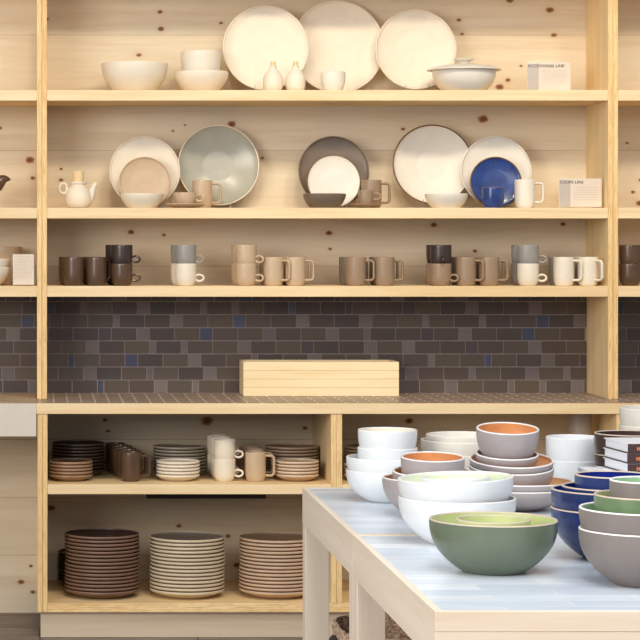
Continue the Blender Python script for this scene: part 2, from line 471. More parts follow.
def csub(o): o.parent = cab; o.matrix_parent_inverse = Matrix.Translation((-1.1, -YF, 0)); return o
yf = YF+.004
verts = [(XC, .0285), (X(331.3, YF), X(342.3, YF)), (X(617, YF), X(628, YF)), (XR, XR+.039)]
for i, (a, b) in enumerate(verts):
    csub(board2('divider' if i in (1, 2) else 'side_panel', (a, b, yf, YB-.0005, zbb if i in (0, 3) else zb, zcb-.0004)))
csub(board('bottom_board', (.0288, XR-.0003, yf+.001, YB-.0005, zbb, zb), M['pine'], M['ply_h']))
for (a, b), (c, d) in zip(verts, verts[1:]):
    csub(board('shelf', (b+.0003, c-.0003, yf+.001, YB-.0005, zmb, zm), M['pine'], M['pine_front']))
csub(boxobj('plinth', (.002, XR, YF+.03, YF+.05, .001, zbb-.0003), M['toe']))
tag(boxobj('slot_bar', (X(146, YB-.06), X(265, YB-.06), YB-.10, YB-.04, zmb-.073, zmb-.0004), M['dark_metal']),  # added dark bar, standing in for a dark slot in the backing
    'dark flat bar standing for a dark slot beneath the middle shelf above the cream plates', 'dark bar')

# ------------------------------------------------------------------ display on the shelves
def R_(px, Y): return px*Y/F/2
def lean(key, spec, px, zs, Yb, a, mats, name, label, cat, group=None, stand=False, lift=0.0):
    th = math.radians(90-a)
    low = max(r*math.sin(th) - z*math.cos(th) for r, z in spec.out)
    zc_ = zs + low + .0008 + lift
    Yc = Yb + spec.R*math.cos(th) + spec.h*math.sin(th)
    x = X(px, Yc)
    put(key, lambda: dish(name, spec, *mats), name, (x, Yc, zc_), (th, 0, 0), label, cat, group)
    if stand:
        def mk():
            r = empty('plate_stand'); q = max(lift, .004)
            for s in (-1, 1):
                bm = bmesh.new()
                tube(bm, [(s*.045, -.010, .0018), (s*.045, -.010, q+.020)], .0016, 6)
                tube(bm, [(s*.045, -.0095, q-.0022), (s*.045, .036, q-.0022), (s*.045, .040, .0018), (s*.045, .075, .0018)], .0016, 6)
                link('prong', bm, M['wire'], r)
            bm = bmesh.new(); tube(bm, [(-.045, .075, .0018), (.045, .075, .0018)], .0016, 6); link('crossbar', bm, M['wire'], r)
            return r
        put('stand%.3f' % lift, mk, 'plate_stand', (x, Yb-.004, zs+.0002), (0, 0, 0), 'small wire stand under the ' + stand, 'plate stand', 'wire plate stands')
    return x, Yc
W3 = (G['cream'],)*3
def V(R, h, foot=.48, e=2.5, th=.006, fth=.009): return Spec(R, h, foot, e, th, fth)
def bowl(key, spec, px, z, Y, mats, label, group=None, parts=True, name='bowl', cat='bowl'):
    return put(key, lambda: dish(name, spec, *mats, parts=parts), name, (X(px, Y), Y, z+.0004), (0, 0, 0), label, cat, group)

# top shelf
bowl('b1', V(R_(67, 9.14), .112, .60, 2.2), 134.5, z1, 9.14, W3, 'large cream serving bowl alone at the left of the top shelf', parts=False)
lo = V(R_(54, 9.13), .078, .58, 2.0); up = V(R_(40, 9.13), .150, .66, 2.6)
bowl('b2', lo, 201.3, z1, 9.13, W3, 'wide cream bowl at the bottom of the two bowl stack on top shelf', 'stacked cream bowls on the top shelf', parts=False)
bowl('b3', up, 200.8, z1+nest(lo, up), 9.13, W3, 'smaller straight cream bowl stacked inside the wide cream bowl', 'stacked cream bowls on the top shelf', parts=False)
sa = Spec(R_(86, 9.22), .022, .9, 1.6, .007, .011); sb = Spec(R_(94, 9.3), .030, .72, 1.8, .007, .012); sc_ = Spec(R_(81.6, 9.2), .034, .55, 1.9, .006, .010)
lean('pB', sb, 336.5, z1, 9.262, 6, W3, 'platter', 'largest cream platter, leaning behind the others in the middle of the top shelf', 'platter', stand='largest cream platter', lift=.004)
lean('pA', sa, 265.2, z1, 9.185, 6, W3, 'platter', 'round cream platter with raised edge, leaning behind the two corked bottles', 'platter', stand='cream platter behind the corked bottles', lift=.011)
lean('pC', sc_, 414.6, z1, 9.218, 6, W3, 'platter', 'round cream platter leaning behind the lidded casserole', 'platter', stand='cream platter behind the casserole', lift=.017)
def bottle():
    r = empty('bottle'); bm = bmesh.new()
    p = [(0, 0), (.030, 0), (.034, .003), (.0385, .018), (.0395, .034), (.0385, .052), (.033, .068), (.023, .081), (.0150, .089), (.0125, .094), (.0145, .099), (.0145, .101), (.010, .1015), (0, .1015)]
    lathe(bm, p, 40); link('body', bm, G['cream'], r)
    bm = bmesh.new(); lathe(bm, [(0, .096), (.0095, .096), (.0108, .117), (.0100, .118), (0, .118)], 24); link('cork', bm, M['cork'], r); return r
for px, lb in ((273, 'small cream bottle with cork stopper, left of the pair on the top shelf'), (295.5, 'small cream bottle with cork stopper, right of the pair, nearer the lidded jar')):
    put('bottle', bottle, 'bottle', (X(px, 9.08), 9.08, z1+.0004), (0, 0, 0), lb, 'bottle', 'corked bottles')
def jar():
    r = empty('sugar_jar'); s = Spec(.049, .070, .70, 3.0, .004, .006); bm = bmesh.new(); s.body(bm, 48); s.rim(bm, 48); s.inner(bm, 48)
    link('body', bm, G['white'], r)
    bm = bmesh.new(); lathe(bm, [(0, .069), (.044, .069), (.0475, .0735), (.046, .0765), (.02, .079), (.007, .080), (.0085, .085), (.006, .0885), (0, .089)], 40); link('lid', bm, G['white'], r); return r
tag(jar(), 'small cream jar with flat knobbed lid beside the corked bottles', 'jar').location = (X(333, 9.07), 9.07, z1+.0004)
def casserole():
    r = empty('casserole'); bm = bmesh.new(); s = Spec(.124, .078, .66, 2.4, .007, .009); s.body(bm, 64); s.rim(bm, 64); s.inner(bm, 64)
    link('body', bm, G['white'], r)
    bm = bmesh.new(); lathe(bm, [(0, .0812), (.10, .0812), (.138, .0805), (.1455, .0825), (.1450, .0858), (.130, .0925), (.098, .1005), (.05, .107), (.022, .110), (.018, .114), (.024, .119), (.038, .123), (.041, .127), (.036, .130), (0, .131)], 64)
    link('lid', bm, G['white'], r); return r
tag(casserole(), 'white casserole dish with a wide knobbed lid on the top shelf', 'casserole').location = (X(464, 9.075), 9.075, z1+.0004)

def sign(px, Y, zs, wpx, hpx, title, label, tsize, lines, panel=True):
    w, h = wpx*Y/F, hpx*Y/F
    r = tag(empty('shelf_sign', (X(px, Y), Y, zs+.0004), (0, 0, 0)), label, 'sign', None)
    bm = bmesh.new(); box(bm, -w/2, w/2, -.003, 0, 0, h, bev=.0006); box(bm, -w/2, w/2, -.003, .04, 0, .0025, bev=.0006); link('holder', bm, M['acrylic'], r)
    bm = bmesh.new(); box(bm, -w/2+.006, w/2-.006, .0004, .0018, .004, h-.006, bev=0); link('card', bm, M['paper'], r)
    if panel:
        bm = bmesh.new(); box(bm, -w/2+.008, -w/2+.008+w*.24, -.0001, .0003, .005, h-.012, bev=0); link('panel', bm, M['paper_grey'], r)
    if title:
        cu = bpy.data.curves.new('title', 'FONT'); cu.body = title; cu.size = tsize; cu.extrude = .0001; cu.materials.append(M['ink']); cu.space_character = 1.14; cu.offset = .0003
        o = text_mesh('title', cu); o.parent = r; o.location = (-w/2+.010, -.0004, h-.013-tsize*.85); o.rotation_euler = (PI/2, 0, 0); o['label'] = 'dark title lettering'
    bm = bmesh.new(); rnd = random.Random(int(px))
    for i in range(lines[4]):
        z = h*lines[2] - i*h*lines[3]
        x = -w/2 + w*lines[0]; x1 = -w/2 + w*(lines[1]-rnd.uniform(0, .04))
        while x < x1:
            ww = rnd.uniform(.006, .016); box(bm, x, min(x+ww, x1), -.0002, .0004, z, z+.0013, bev=0); x += ww+.0025
    link('printed_lines', bm, M['ink_pale'], r)
sign(548.7, 9.06, z1, 46.5, 30.5, 'ACCESSORIES LINE', 'clear acrylic sign reading ACCESSORIES LINE at the right end of the top shelf', .0150, (.36, .92, .66, .075, 6))
sign(580.3, 9.045, z2, 46, 31, 'COUPE LINE', 'clear acrylic sign reading COUPE LINE at the right end of the second shelf', .0150, (.36, .92, .66, .080, 6))
sign(23.4, 9.02, z3, 24, 33, '', 'upright printed card sign next to the left upright, in the left bay', .01, (.1, .9, .88, .06, 12), False)

# second shelf ------------------------------------------------------------
def teapot():
    r = empty('teapot'); bm = bmesh.new()
    lathe(bm, [(0, .001), (.036, .001), (.045, .006), (.0525, .022), (.0540, .042), (.050, .062), (.041, .078), (.030, .088), (.028, .093), (.034, .097), (.034, .103), (.027, .104), (0, .104)], 48)
    link('body', bm, G['cream'], r)
    bm = bmesh.new(); lathe(bm, [(0, .100), (.0215, .100), (.0225, .142), (.021, .1445), (0, .1445)], 32); link('stopper', bm, M['cork'], r)
    bm = bmesh.new(); tube(bm, [(.034, 0, .034), (.048, 0, .050), (.056, 0, .070), (.062, 0, .088), (.0715, 0, .0985)], [.026, .020, .0135, .0098, .0085], 14); link('spout', bm, G['cream'], r)
    bm = bmesh.new(); tube(bm, [(-.0600+.0150*math.cos(a), 0, .078+.0205*math.sin(a)) for a in [2*PI*i/20 for i in range(20)]], .0058, 10, True); link('handle', bm, G['cream'], r); return r
tag(teapot(), 'round cream teapot with a cork stopper and short spout', 'teapot').location = (X(78.3, 9.10), 9.10, z2+.0004)
dp = Spec(R_(71, 9.25), .024, .60, 2.0, .006, .010); sp_ = Spec(R_(52, 9.2), .020, .60, 2.0, .0055, .009); sp2 = Spec(R_(54.5, 9.2), .020, .60, 2.0, .0055, .009)
SB = V(R_(43, 9.06), .054, .66, 1.7, .005, .008)
bigc = Spec(R_(82, 9.25), .048, .42, 1.7, .006, .012)
set_g = 'leaning dinner plates on the second shelf'; sal_g = 'leaning salad plates on the second shelf'; bow_g = 'low bowls in front of the leaning plates'
lean('big5', bigc, 217.7, z2, 9.243, 7, (G['seafoam'], G['seafoam'], G['pale_rim']), 'serving_bowl', 'large leaning grey green serving bowl with pale rim on the second shelf', 'bowl', stand='leaning grey green serving bowl', lift=.012)
lean('dp1', dp, 144.5, z2, 9.212, 7, W3, 'dinner_plate', 'cream dinner plate leaning behind the sand plate, right of the teapot', 'plate', set_g, stand='dinner plate leaning behind the sand plate', lift=.008)
lean('sp1', sp_, 144.6, z2, 9.160, 7, (G['sand'],)*3, 'salad_plate', 'sand beige salad plate leaning against a cream dinner plate', 'plate', sal_g)
bowl('sb1', SB, 142, z2, 9.065, W3, 'low cream bowl in front of the sand beige plate', bow_g)
lean('dp2', dp, 333, z2, 9.212, 7, (G['cocoa'],)*3, 'dinner_plate', 'dark brown dinner plate leaning behind a white plate', 'plate', set_g, stand='dinner plate leaning behind a white plate', lift=.008)
lean('sp2', sp2, 333.2, z2, 9.160, 7, (G['white'], G['white'], G['brown_rim']), 'salad_plate', 'white salad plate with brown edge leaning on the dark brown plate', 'plate', sal_g)
bowl('sb2', SB, 324.5, z2, 9.065, (G['cocoa'],)*3, 'low dark taupe bowl in front of the white salad plate', bow_g)
bigd = Spec(R_(81, 9.25), .046, .42, 1.7, .006, .012)
lean('big13', bigd, 431, z2, 9.243, 7, (G['white'], G['white'], G['brown_rim']), 'serving_bowl', 'large leaning white serving bowl with brown edge on the second shelf', 'bowl', stand='leaning white serving bowl with brown edge', lift=.017)
lean('dp3', dp, 495, z2, 9.212, 7, (G['white'],)*3, 'dinner_plate', 'white dinner plate leaning behind the blue plate', 'plate', set_g, stand='dinner plate leaning behind the blue plate', lift=.008)
lean('sp3', sp_, 495, z2, 9.160, 7, (G['blue'], G['blue'], G['brown_rim']), 'salad_plate', 'cobalt blue salad plate leaning on a white dinner plate', 'plate', sal_g)
bowl('sb3', SB, 446.3, z2, 9.065, (G['white'],)*3, 'low white bowl between the white serving bowl and the blue plate', bow_g)
SAUCER = Spec(.078, .015, .5, 1.6, .004, .006); SC = Spec(.046, .052, .62, 2.6, .004, .006)
def saucer(ext): return lambda: dish('saucer', SAUCER, ext, ext, ext, parts=False, seg=48)
def small_cup(ext, rim=None, s=SC):
    def f():
        o = cup(ext, rim, s, .62); return o
    return f
put('sauA', saucer(G['sand']), 'saucer', (X(185, 9.062), 9.062, z2+.0004), (0, 0, 0), 'sand beige saucer under a matching cup', 'saucer', 'saucers')
put('cupA', small_cup(G['sand']), 'teacup', (X(185, 9.062), 9.062, z2+.0004+nest(SAUCER, SC)), (0, 0, -.15), 'sand beige teacup on a saucer beside the beige mug', 'cup', 'teacups')
SAUB = Spec(.060, .015, .5, 1.6, .004, .006); SCB = Spec(.030, .062, .74, 5, .0035, .006); SCC = Spec(.0435, .080, .72, 5, .004, .006)
put('sauB', lambda: dish('saucer', SAUB, G['taupe'], G['taupe'], G['taupe'], parts=False, seg=48), 'saucer', (X(365.5, 9.06), 9.06, z2+.0004), (0, 0, 0), 'taupe saucer under a small taupe cup', 'saucer', 'saucers')
put('cupB', small_cup(G['taupe'], None, SCB), 'espresso_cup', (X(365.5, 9.06), 9.06, z2+.0004+nest(SAUB, SCB)), (0, 0, -.1), 'small taupe espresso cup on the taupe saucer', 'cup', 'teacups')
def cyl(): 
    o = cup(G['blue'], G['brown_rim'], SCC); return o
put('cupC', cyl, 'cup', (X(493, 9.07), 9.07, z2+.0004), (0, 0, 1.9), 'cobalt blue cup standing in front of the blue plate', 'cup')
for key, px, Y, c, lb in (('mA', 202.5, 9.166, 'sand', 'sand beige mug behind the saucer, in front of the grey green bowl'), ('mB', 371.5, 9.15, 'taupe', 'taupe mug behind the small taupe espresso cup'), ('mC', 524.7, 9.08, 'white', 'white mug at the right of the blue plate')):
    put('mug_'+c, lambda c=c: mug(G[c]), 'mug', (X(px, Y), Y, z2+.0004), (0, 0, -.12), lb, 'mug', 'mugs on the second shelf')
# bird in the left bay: one continuous body
def bird():
    r = empty('bird_figurine')
    me = bpy.data.meshes.new('body')
    vs = [(0, 0, .072), (.030, 0, .098), (.048, 0, .110), (.064, 0, .118), (.084, 0, .112), (-.035, 0, .058), (-.075, 0, .046), (-.125, 0, .040)]
    me.from_pydata(vs, [(0, 1), (1, 2), (2, 3), (3, 4), (0, 5), (5, 6), (6, 7)], [])
    o = bpy.data.objects.new('body', me); C.objects.link(o); o.parent = r; me.materials.append(G['dark'])
    o.modifiers.new('Skin', 'SKIN'); s = o.modifiers.new('Sub', 'SUBSURF'); s.levels = s.render_levels = 2
    for d, rad in zip(me.skin_vertices[0].data, [.037, .034, .026, .0165, .0032, .034, .021, .011]): d.radius = (rad, rad)
    me.skin_vertices[0].data[0].use_root = True
    for y in (-.012, .012):
        bm = bmesh.new(); tube(bm, [(.010, y, .058), (.012, y, .030), (.012, y, .004)], .0028, 8)
        tube(bm, [(-.012, y, .0026), (.034, y, .0026)], .0026, 8); link('leg', bm, G['dark'], r)
    return r
tag(bird(), 'dark brown bird figurine in the left bay of the second shelf', 'figurine').location = (X(-10.5, 9.1), 9.1, z2+.0002)

# third shelf: mugs and stacked cups in short rows -------------------------------
Y3 = 9.045
def column(kind, px, c, label, rz=-.12, back=None, backlabel=None, dpx=-5.0, Y=Y3, z=None, c2=None, grp='mugs on the third shelf'):
    z = z3 if z is None else z
    mk = (lambda: mug(G[c])) if kind == 'mug' else (lambda: cup(G[c]))
    put(kind+'_'+c, mk, kind, (X(px, Y), Y, z+.0004), (0, 0, rz), label, kind, grp)
    if back:
        mk = (lambda: mug(G[back])) if kind == 'mug' else (lambda: cup(G[back]))
        Yb = Y+.095
        put(kind+'_'+back, mk, kind, (X(px+dpx, Yb), Yb, z+.0004), (0, 0, rz), backlabel, kind, grp)
DZ = nest(CUP, CUP)
def pair(px, cb, ct_, lb, lt, rz=-.15, back=None, bl=None, dpx=-5, dtop=-1.5, Y=Y3, rzt=None, z=None, grp='cups stacked in pairs on the third shelf'):
    z = z3 if z is None else z
    rzt = rz if rzt is None else rzt
    put('cup_'+cb, lambda: cup(G[cb]), 'cup', (X(px, Y), Y, z+.0004), (0, 0, rz), lb, 'cup', grp)
    put('cup_'+ct_, lambda: cup(G[ct_]), 'cup', (X(px, Y), Y, z+.0004+DZ), (0, 0, rzt), lt, 'cup', grp)
    if back:
        Yb = Y+.10
        put('cup_'+back[0], lambda: cup(G[back[0]]), 'cup', (X(px+dpx, Yb), Yb, z+.0004), (0, 0, 1.5), bl[0], 'cup', grp)
        put('cup_'+back[1], lambda: cup(G[back[1]]), 'cup', (X(px+dpx, Yb), Yb, z+.0004+DZ), (0, 0, 1.6), bl[1], 'cup', grp)
column('mug', 73.8, 'dark', 'glossy dark brown mug, first from the left upright on the third shelf', 1.2, 'dark', 'dark brown mug behind the first dark mug from the left upright')
column('mug', 96.5, 'dark', 'glossy dark brown mug, second from the left upright on the third shelf', .75, 'dark', 'dark brown mug behind the second dark mug from the left upright', -4)
pair(122, 'dark', 'black', 'dark brown cup at the base of the darkest cup pair on the third shelf', 'blackish cup on top of the dark brown cup, left on the third shelf', back=('black', 'black'), bl=('blackish lower cup behind the dark brown cup pair', 'blackish upper cup behind the dark brown cup pair'), dpx=-6)
pair(185.8, 'cream', 'grey', 'cream cup under a grey cup, third shelf, right of the dark cups', 'grey cup on top of the cream cup, left half of the third shelf', back=('cream', 'grey'), bl=('cream lower cup behind the left cream and grey pair', 'grey upper cup behind the left cream and grey pair'), dpx=-4.5)
pair(246, 'sand', 'sand', 'sand beige cup, lower of the all beige pair on the third shelf', 'sand beige cup, upper of the all beige pair on the third shelf', back=('sand', 'sand'), bl=('sand lower cup behind the beige pair', 'sand upper cup behind the beige pair'), dpx=-4, rz=-.4)
column('mug', 273.5, 'sand', 'sand beige mug right beside the beige cup pair', -.6, 'sand', 'sand mug behind the mug beside the beige cup pair', -4)
column('mug', 295.3, 'sand', 'sand beige mug, second to the right of the beige cup pair', -.2, 'sand', 'sand mug behind the second mug right of the beige cup pair', -4)
column('mug', 356, 'taupe', 'taupe mug at the middle of the third shelf, left one of two', -.35, 'cocoa', 'darker brown mug behind the left taupe mug in the middle of the shelf', -7)
column('mug', 384.3, 'taupe', 'taupe mug at the middle of the third shelf, right one of two', -.15, 'cocoa', 'darker brown mug behind the right taupe mug in the middle of the shelf', -5)
pair(440.8, 'taupe', 'black', 'taupe cup under a blackish cup, right half of the third shelf', 'blackish cup on top of a taupe cup, right half of the third shelf', back=('taupe', 'black'), bl=('taupe lower cup behind the blackish and taupe pair', 'blackish upper cup behind the blackish and taupe pair'), dpx=-4, rz=-.5, rzt=-1.6)
column('mug', 466, 'taupe', 'taupe mug right beside the pair with the blackish cup', -.55, 'cocoa', 'brown mug behind the mug beside the blackish cup pair', -5)
column('mug', 489, 'taupe', 'taupe mug, second to the right of the blackish cup pair', -.3, 'taupe', 'taupe mug behind the second mug right of the blackish cup', -4)
pair(528, 'cream', 'grey', 'cream cup under a grey cup, right end of the third shelf', 'grey cup on top of a cream cup, beside the white mugs', back=('grey', 'grey'), bl=('grey lower cup behind the right cream and grey pair', 'grey upper cup behind the right cream and grey pair'), dpx=-6)
column('mug', 563.8, 'cream', 'cream white mug, left one of two at the right end of the third shelf', -.55, 'grey', 'grey mug behind the left white mug at the right end', -5)
column('mug', 588, 'cream', 'cream white mug beside the right upright, its handle turned to the front', -.95, 'cream', 'cream mug behind the one beside the right upright', -3)
pair(630, 'dark', 'dark', 'dark brown cup, lower of the pair in the right bay', 'dark brown cup, upper of the pair in the right bay', rz=-.3)
# left bay bowls
l1 = V(.085, .070, .5, 2.2)
g3 = 'bowls in the left bay of the third shelf'
bowl('lb1', l1, -11.5, z3, 9.07, W3, 'cream bowl, lower of the front stack in the left bay', g3, False)
bowl('lb1', l1, -11.5, z3+nest(l1, l1), 9.07, W3, 'cream bowl, upper of the front stack in the left bay', g3, False)
l3 = V(.092, .15, .55, 1.9)
bowl('lb3', l3, -1, z3, 9.252, (G['sand'],)*3, 'deep beige bowl behind the card sign in the left bay', g3, False)
bowl('lb4', V(.066, .055, .8, 4), -1, z3+nest(l3, V(.066, .055, .8, 4)), 9.252, (G['cocoa'],)*3, 'dark bowl stacked in the beige bowl of the left bay', g3, False)

# counter: slatted crate ------------------------------------------------------
cr = tag(empty('wooden_crate', (X(321.2, 9.15), 9.15, zc)), 'long low pine planter box on the tiled counter in front of dark tiles', 'crate')
cw, cd, chh = 155.6*9.15/F, .183, .1365
t_ = .014
for i in range(4):
    a = .0006+i*chh/4; b = a+chh/4-.0005
    for nm, d in (('front_slat', (-cw/2, cw/2, 0, t_, a, b)), ('back_slat', (-cw/2, cw/2, cd-t_, cd, a, b)), ('end_slat', (-cw/2, -cw/2+t_, t_+.0003, cd-t_-.0003, a, b)), ('end_slat', (cw/2-t_, cw/2, t_+.0003, cd-t_-.0003, a, b))):
        boxobj(nm, d, M['crate'], cr, .0008)
boxobj('bottom', (-cw/2+t_+.0003, cw/2-t_-.0003, t_+.0003, cd-t_-.0003, .0006, .012), M['crate'], cr)

# base cabinet contents ----------------------------------------------------------
ORD = ['top', 'second from the top', 'third from the top', 'fourth from the top', 'fifth from the top', 'sixth from the top', 'seventh from the top', 'eighth from the top', 'ninth from the top', 'tenth from the top',
       'eleventh from the top', 'twelfth from the top', 'thirteenth from the top', 'fourteenth from the top', 'fifteenth from the top', 'sixteenth from the top', 'seventeenth from the top', 'eighteenth from the top']
def plates(key, spec, px, Y, z, n, pitch, mats, what, grp, name='dinner_plate', jit=.0006):
    rnd = random.Random(key); pitch = max(pitch, nest(spec, spec, jit+.0003))
    zz, ox, oy = z+.0004, 0, 0
    for i in range(n):
        k = n-1-i
        pos = 'bottom plate' if k == n-1 else ORD[k] + (' plate' if k == 0 else '')
        if i and n > 12 and i in (n//2, n-4):          # a few plates sit a little off the ones below
            d = .0026; a = rnd.uniform(-.5, .5) + (0 if i == n//2 else PI); ox += d*math.cos(a); oy += d*math.sin(a)
            zz += nest(spec, spec, d+2*jit) - pitch
        put(key, lambda: dish(name, spec, *mats, parts=False, seg=64), name, (X(px, Y)+ox+rnd.uniform(-jit, jit), Y+oy+rnd.uniform(-jit, jit), zz), (0, 0, rnd.uniform(0, 6)),
            '%s, %s' % (what, pos), 'plate', grp)
        zz += pitch
DN = Spec(R_(74.5, 8.94), .030, .60, 1.25, .0046, .0118, .0050)
DK = (glaze((112, 84, 68), .4, .08), G['black'], G['dark_edge']); GR = (G['plate_edge'], G['plate_grey'], G['plate_edge']); TP = (G['taupe_edge'], G['plate_taupe'], G['taupe_edge'])
plates('s_dark', DN, 102, 8.935, zb, 16, .0130, DK, 'dark brown dinner plate in the tall bottom shelf stack', 'tall stack of dark brown plates on the bottom shelf')
plates('s_grey', DN, 187, 8.935, zb, 15, .0143, GR, 'greyish cream dinner plate in the middle bottom shelf stack', 'middle stack of greyish cream plates on the bottom shelf')
plates('s_taupe', DN, 276.5, 8.935, zb, 15, .0138, TP, 'tan dinner plate in the bottom shelf stack beside the table leg', 'stack of tan plates on the bottom shelf')
SL = Spec(.105, .025, .60, 1.22, .0045, .0108, .0045); BR = Spec(.084, .024, .58, 1.22, .0045, .0108, .0045)
plates('s_dark_back', SL, 84, 9.225, zb, 9, .0135, (G['black'], G['black'], G['dark']), 'blackish small plate stacked behind the tall dark stack', 'blackish plates behind the tall dark stack', 'salad_plate')
plates('m_dark', SL, 78.5, 9.10, zm, 9, .0128, (G['black'], G['black'], G['dark']), 'dark salad plate in back stack, left on middle shelf', 'dark salad plates on the middle shelf', 'salad_plate')
plates('m_dark_b', BR, 71.0, 8.90, zm, 5, .0128, (G['tan'], G['dark'], G['dark_edge']), 'brown bread plate in front stack, left on middle shelf', 'brown bread plates on the middle shelf', 'bread_plate')
plates('m_grey', SL, 179.5, 9.10, zm, 8, .0128, (G['plate_grey'], G['plate_grey'], G['plate_edge']), 'grey salad plate in back stack beside dark mugs', 'grey salad plates on the middle shelf', 'salad_plate')
plates('m_grey_b', BR, 178, 8.90, zm, 5, .0128, (G['cream'], G['cream'], G['pale_rim']), 'cream bread plate in front of grey plates', 'cream bread plates on the middle shelf', 'bread_plate')
plates('m_tp', SL, 291.5, 9.10, zm, 8, .0128, (G['plate_taupe'], G['plate_taupe'], G['taupe_edge']), 'taupe salad plate in back stack by the divider', 'taupe salad plates on the middle shelf', 'salad_plate')
plates('m_tp_b', BR, 297, 8.90, zm, 5, .0128, (G['taupe_edge'], G['sand'], G['pale_rim']), 'beige bread plate in front of taupe plates', 'beige bread plates on the middle shelf', 'bread_plate')
plates('m_r', SL, 371, 9.10, zm, 8, .0128, (G['plate_edge'], G['plate_taupe'], G['plate_edge']), 'tan salad plate right of the divider behind white bowls', 'tan salad plates right of the divider', 'salad_plate')
plates('m_r_b', BR, 366, 8.90, zm, 4, .0128, (G['pale_rim'], G['cream'], G['pale_rim']), 'cream bread plate right of the divider', 'cream bread plates right of the divider', 'bread_plate')
NUM = ['front', 'second', 'third', 'fourth', 'rear']
mg = 'mugs in rows on the middle shelf'
for i in range(5):
    Y = 8.87+i*.098
    put('mug_dark', lambda: mug(G['dark']), 'mug', (X(131-i*4.0, Y), Y, zm+.0004), (0, 0, -.15), 'dark brown mug, %s in the row on the middle shelf' % NUM[i], 'mug', mg)
for i, (px, Y, rz) in enumerate(((255.5, 8.87, -.15), (254, 8.985, -.1), (249.5, 9.105, 2.2))):
    put('mug_sand', lambda: mug(G['sand']), 'mug', (X(px, Y), Y, zm+.0004), (0, 0, rz), 'beige mug, %s in the row beside white cups, middle shelf' % NUM[i], 'mug', mg)
for i in range(3):
    Y = 8.875+i*.105
    pair(224.5-i*3.5, 'cream', 'cream', 'white cup, lower of the %s pair beside the beige mugs' % NUM[i], 'white cup, upper of the %s pair beside the beige mugs' % NUM[i], Y=Y, z=zm, grp='white cups stacked in pairs on the middle shelf', dtop=0)
bm = bmesh.new(); lathe(bm, [(0, 0), (.036, 0), (.042, .004), (.043, .03), (.043, .257), (.041, .259), (.039, .257), (.039, .01), (0, .008)], 40)
tag(link('vase', bm, glaze((170, 158, 146), .3, .03)), 'tall white cylinder vase on the middle shelf at the right, under the counter', 'vase').location = (X(580, 8.98), 8.98, zm+.0004)

# ------------------------------------------------------------------ tables
zt = .76; ht = H-zt
TL, TR = X(302.3, F*ht/(487.5-CY)), 2.05
T0, T1, T2 = F*ht/(487.5-CY), F*ht/(534.5-CY), F*ht/(611.5-CY)
def table(y0, y1):
    r = empty('display_table', (TL, y0, 0)); w = TR-TL; d = y1-y0-.001
    fr = .016; leg = .072
    bm = bmesh.new(); box(bm, fr+.0003, w-fr-.0003, fr+.0003, d-fr-.0003, zt-.03, zt-.0012, bev=0); link('tiled_top', bm, M['table_tile'], r)
    for nm, dm, m in (('side_frame', (0, fr, fr+.0002, d-fr-.0002, zt-.108, zt), 'table'), ('side_frame', (w-fr, w, fr+.0002, d-fr-.0002, zt-.108, zt), 'table'),
                      ('end_frame', (0, w, 0, fr, zt-.041, zt), 'table_h'), ('end_frame', (0, w, d-fr, d, zt-.041, zt), 'table_h'),
                      ('apron', (0, w, .001, fr, zt-.108, zt-.0414), 'table_h'), ('apron', (0, w, d-fr, d-.001, zt-.108, zt-.0414), 'table_h')):
        boxobj(nm, dm, M[m], r, .001)
    for lx in (.0008, w-leg-.0008):
        for ly in (.0008, d-leg-.0008):
            boxobj('leg', (lx, lx+leg, ly, ly+leg, .0005, zt-.1085), M['table_v'], r, .002)
    return r
t1 = table(T1, T0)
tag(t1, 'pale pine display table with blue white tiled top, the one nearer the shelves', 'table', 'display tables')
t2 = table(T2, T1)
tag(t2, 'pale pine display table with blue white tiled top, holding the green bowl', 'table', 'display tables')

# basket under the rear table
def basket():
    r = empty('woven_basket'); bm = bmesh.new(); n = 64
    hb, rx, ry = .43, .20, .22
    def ring(sx, sy, z, bulge):
        out = []
        for i in range(n):
            a = 2*PI*i/n; c, s = math.cos(a), math.sin(a); e = .55
            k = 1+.012*math.sin(a*24+bulge*PI)
            out.append(bm.verts.new((math.copysign(abs(c)**e, c)*sx*k, math.copysign(abs(s)**e, s)*sy*k, z)))
        return out
    rings = [ring(rx*.9*(.02), ry*.9*.02, .002, 0), ring(rx*.9, ry*.9, .0, 0)]
    for j in range(1, 25):
        f = j/24; rings.append(ring(rx*(.9+.1*f), ry*(.9+.1*f), hb*f, j % 2))
    rings.append(ring(rx*.95, ry*.95, hb+.006, 0))
    for j in range(24, 0, -6):
        f = j/24; rings.append(ring(rx*(.84+.1*f), ry*(.84+.1*f), hb*f, 0))
    rings.append(ring(.003, .003, .02, 0))
    for a, b in zip(rings, rings[1:]):
        for i in range(n): bm.faces.new((a[i], a[(i+1) % n], b[(i+1) % n], b[i]))
    link('body', bm, M['basket'], r)
    for x0, y0, dx, dy in ((-.203, 0, 0, 1), (0, -.226, 1, 0), (.203, 0, 0, 1)):
        bm = bmesh.new(); pts = []
        for i in range(13):
            a = PI*i/12; pts.append((x0+dx*.05*math.cos(a), y0+dy*.05*math.cos(a), .372+.028*math.sin(a)))
        tube(bm, pts, .010, 8); link('handle', bm, M['leather'], r)
    return r
b_ = tag(basket(), 'woven brown basket with dark handles on the floor under the display table', 'basket'); b_.location = (1.025, 6.42, .0006)

